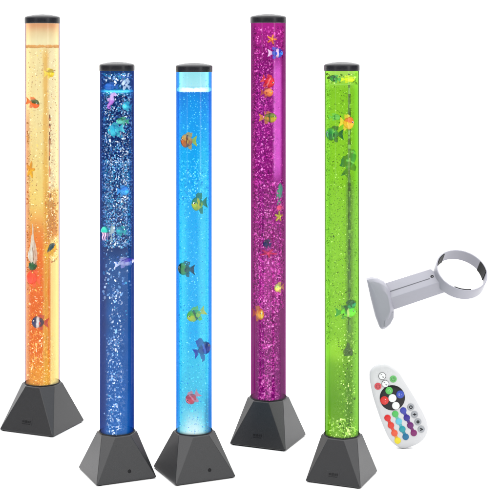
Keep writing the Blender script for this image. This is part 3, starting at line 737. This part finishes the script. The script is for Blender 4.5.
def disc(name, x, y, r, h0, h1, mat, par=None, label=None, dome=.0):
    bm = bmesh.new(); n = 40; R = []
    for rr, h in ((r, h0), (r, h1-.35), (r-.12, h1-.12), (r-.4, h1), (r*.6, h1+dome*.6), (r*.25, h1+dome*.95)):
        R.append([bm.verts.new(rpx(x+rr*math.cos(2*PI*i/n), y+rr*math.sin(2*PI*i/n), h)) for i in range(n)])
    for A, B in zip(R, R[1:]):
        for i in range(n): bm.faces.new((A[i], A[(i+1) % n], B[(i+1) % n], B[i]))
    bm.faces.new(R[-1])
    o = obj(name, bm, mat, par or rm); smooth_by_angle(o, 50)
    if label: o['label'] = label
    return o
def annulus(name, x, y, r0, r1, h, mat, par, a0=0, a1=2*PI):
    bm = bmesh.new(); n = 40; R = []; full = a1-a0 > 6.2
    for i in range(n if full else n+1):
        a = a0+(a1-a0)*i/n
        R.append([bm.verts.new(rpx(x+r*math.cos(a), y+r*math.sin(a), hh)) for r, hh in ((r0, h-.3), (r0, h+.08), (r1, h+.08), (r1, h-.3))])
    m = len(R)
    for i in range(m if full else m-1):
        A, B = R[i], R[(i+1) % m]
        for j in range(4): bm.faces.new((A[j], A[(j+1) % 4], B[(j+1) % 4], B[j]))
    if not full: bm.faces.new(R[0]); bm.faces.new(R[-1])
    return obj(name, bm, mat, par)
def stroke(name, x0, y0, x1, y1, wd, h, mat, par):
    bm = bmesh.new(); d = Vector((x1-x0, y1-y0)); d.normalize(); p = Vector((-d.y, d.x))*wd/2
    q = [(x0+p.x, y0+p.y), (x1+p.x, y1+p.y), (x1-p.x, y1-p.y), (x0-p.x, y0-p.y)]
    a = [bm.verts.new(rpx(u, v, h-.3)) for u, v in q]; b = [bm.verts.new(rpx(u, v, h+.08)) for u, v in q]
    for i in range(4): bm.faces.new((a[i], a[(i+1) % 4], b[(i+1) % 4], b[i]))
    bm.faces.new(b); return obj(name, bm, mat, par)
def bcol(c, k=.68): 
    l = lin(*c); return plain('coloured_button', tuple(v*k for v in l[:3])+(1,), .3, .35)
ink = plain('dark_ink', (.02, .02, .025, 1), .5, .2); wht = plain('white_button', (.64, .64, .65, 1), .3, .35); gry = plain('grey_button', (.27, .28, .3, 1), .35, .3)
# top four
for x, y in ((381.8, 375), (384.9, 382.7)):
    b = disc('button', x, y, 3.7, 3.5, 4.6, wht, label='white button with a thin dark outline'); annulus('outline', x, y, 3.35, 3.7, 4.6, ink, b)
    stroke('symbol', x-1.6, y-1.2, x-.2, y-1.7, .5, 4.6, ink, b); stroke('symbol', x+.2, y+.4, x+1.4, y+1.3, .5, 4.6, ink, b); stroke('symbol', x+.4, y+1.5, x+1.8, y+.6, .45, 4.6, ink, b)
for x, y, c, nm in ((392.8, 378, (110, 196, 110), 'green'), (377.6, 385.2, (222, 84, 92), 'red')):
    b = disc('button', x, y, 3.5, 3.5, 4.6, bcol(c), label=nm+' button at the top of the remote'); dk = bcol(tuple(int(v*.7) for v in c))
    annulus('symbol', x, y, 1.5, 2.1, 4.6, dk, b, -1.0, 4.1); stroke('symbol', x, y-2.2, x, y-.2, .55, 4.6, dk, b)
dial = disc('dial', 391.9, 396.7, 12.6, 3.2, 4.5, plain('gloss_black_dial', (.008, .007, .009, 1), .3, .3))
for x, y, r, c, nm in ((391.9, 396.9, 4.0, None, 'white centre'), (388.6, 389.4, 3.7, (96, 200, 96), 'green'), (399.6, 393.2, 3.9, (60, 84, 190), 'blue'), (384.0, 399.2, 4.2, (222, 52, 48), 'red'), (395.3, 404.4, 3.8, None, 'white')):
    b = disc('dial_button', x, y, r, 4.2, 5.3, bcol(c) if c else wht, dial, nm+' button on the dial', .3)
    sy = {'green': ((-1.4, .4, 0, -1.2), (0, -1.2, 1.4, .4)), 'blue': ((-1.1, -1.3, -1.1, 1.3), (-1.1, 0, 1.3, 0)), 'red': ((-.8, -.3, 1.2, -1.4), (-.8, -.3, .8, 1.4))}.get(nm)
    if nm == 'white': stroke('symbol', x-1.5, y-.2, x+1.5, y-.5, 1.3, 5.3, ink, dial); stroke('symbol', x-.6, y+1.0, x+1.0, y+.8, .6, 5.3, ink, dial)
    elif sy:
        for q in sy: stroke('symbol', x+q[0], y+q[1], x+q[2], y+q[3], .5, 5.5, wht, dial)
grid = [((387.1, 416.8), (226, 44, 44), 'red'), ((390.5, 424.2), (228, 66, 52), 'vermilion'), ((394, 431.9), (238, 98, 66), 'orange'), ((397.2, 439.4), (246, 226, 50), 'yellow'),
        ((394.8, 412.8), (88, 196, 98), 'green'), ((398.3, 420.3), (110, 200, 222), 'pale cyan'), ((401.9, 428.0), (44, 160, 172), 'teal'), ((405.2, 435.6), (32, 116, 160), 'petrol blue'),
        ((402.8, 409.4), (66, 74, 176), 'blue'), ((406.3, 416.7), (58, 42, 148), 'indigo'), ((409.8, 424.2), (112, 36, 116), 'purple'), ((413.3, 431.8), (134, 40, 110), 'plum')]
for (x, y), c, nm in grid:
    disc('button', x, y, 3.25, 3.5, 4.7, bcol(c), label=nm+' button in the grid', dome=.35)
for col_ in range(3):
    for k_ in range(3):
        (x0, y0), c, _ = grid[col_*4+k_]; (x1, y1), c1, _ = grid[col_*4+k_+1]
        stroke('link_bar', x0, y0, x1, y1, 3.2, 4.05, bcol(tuple(min(255, int((u+v)/2*1.02+12)) for u, v in zip(c, c1)), .6), rm)
for i, (x, y) in enumerate(((410.3, 405.9), (414, 413.3), (417.4, 420.6), (420.7, 427.9))):
    b = disc('button', x, y, 3.5, 3.5, 4.7, gry, label='grey button with a dark symbol')
    if i == 0: annulus('symbol', x, y, .8, 1.8, 4.7, ink, b)
    elif i == 1: stroke('symbol', x-1.8, y, x+1.8, y-.3, 1.0, 4.7, ink, b); stroke('symbol', x, y-1.5, x+.3, y+1.4, .8, 4.7, ink, b)
    elif i == 2: annulus('symbol', x, y, .3, 1.6, 4.7, ink, b)
    else: stroke('symbol', x-1.2, y-1.2, x+1.5, y+.3, 1.1, 4.7, ink, b); stroke('symbol', x-1.2, y+1.2, x+1.5, y, 1.1, 4.75, ink, b)
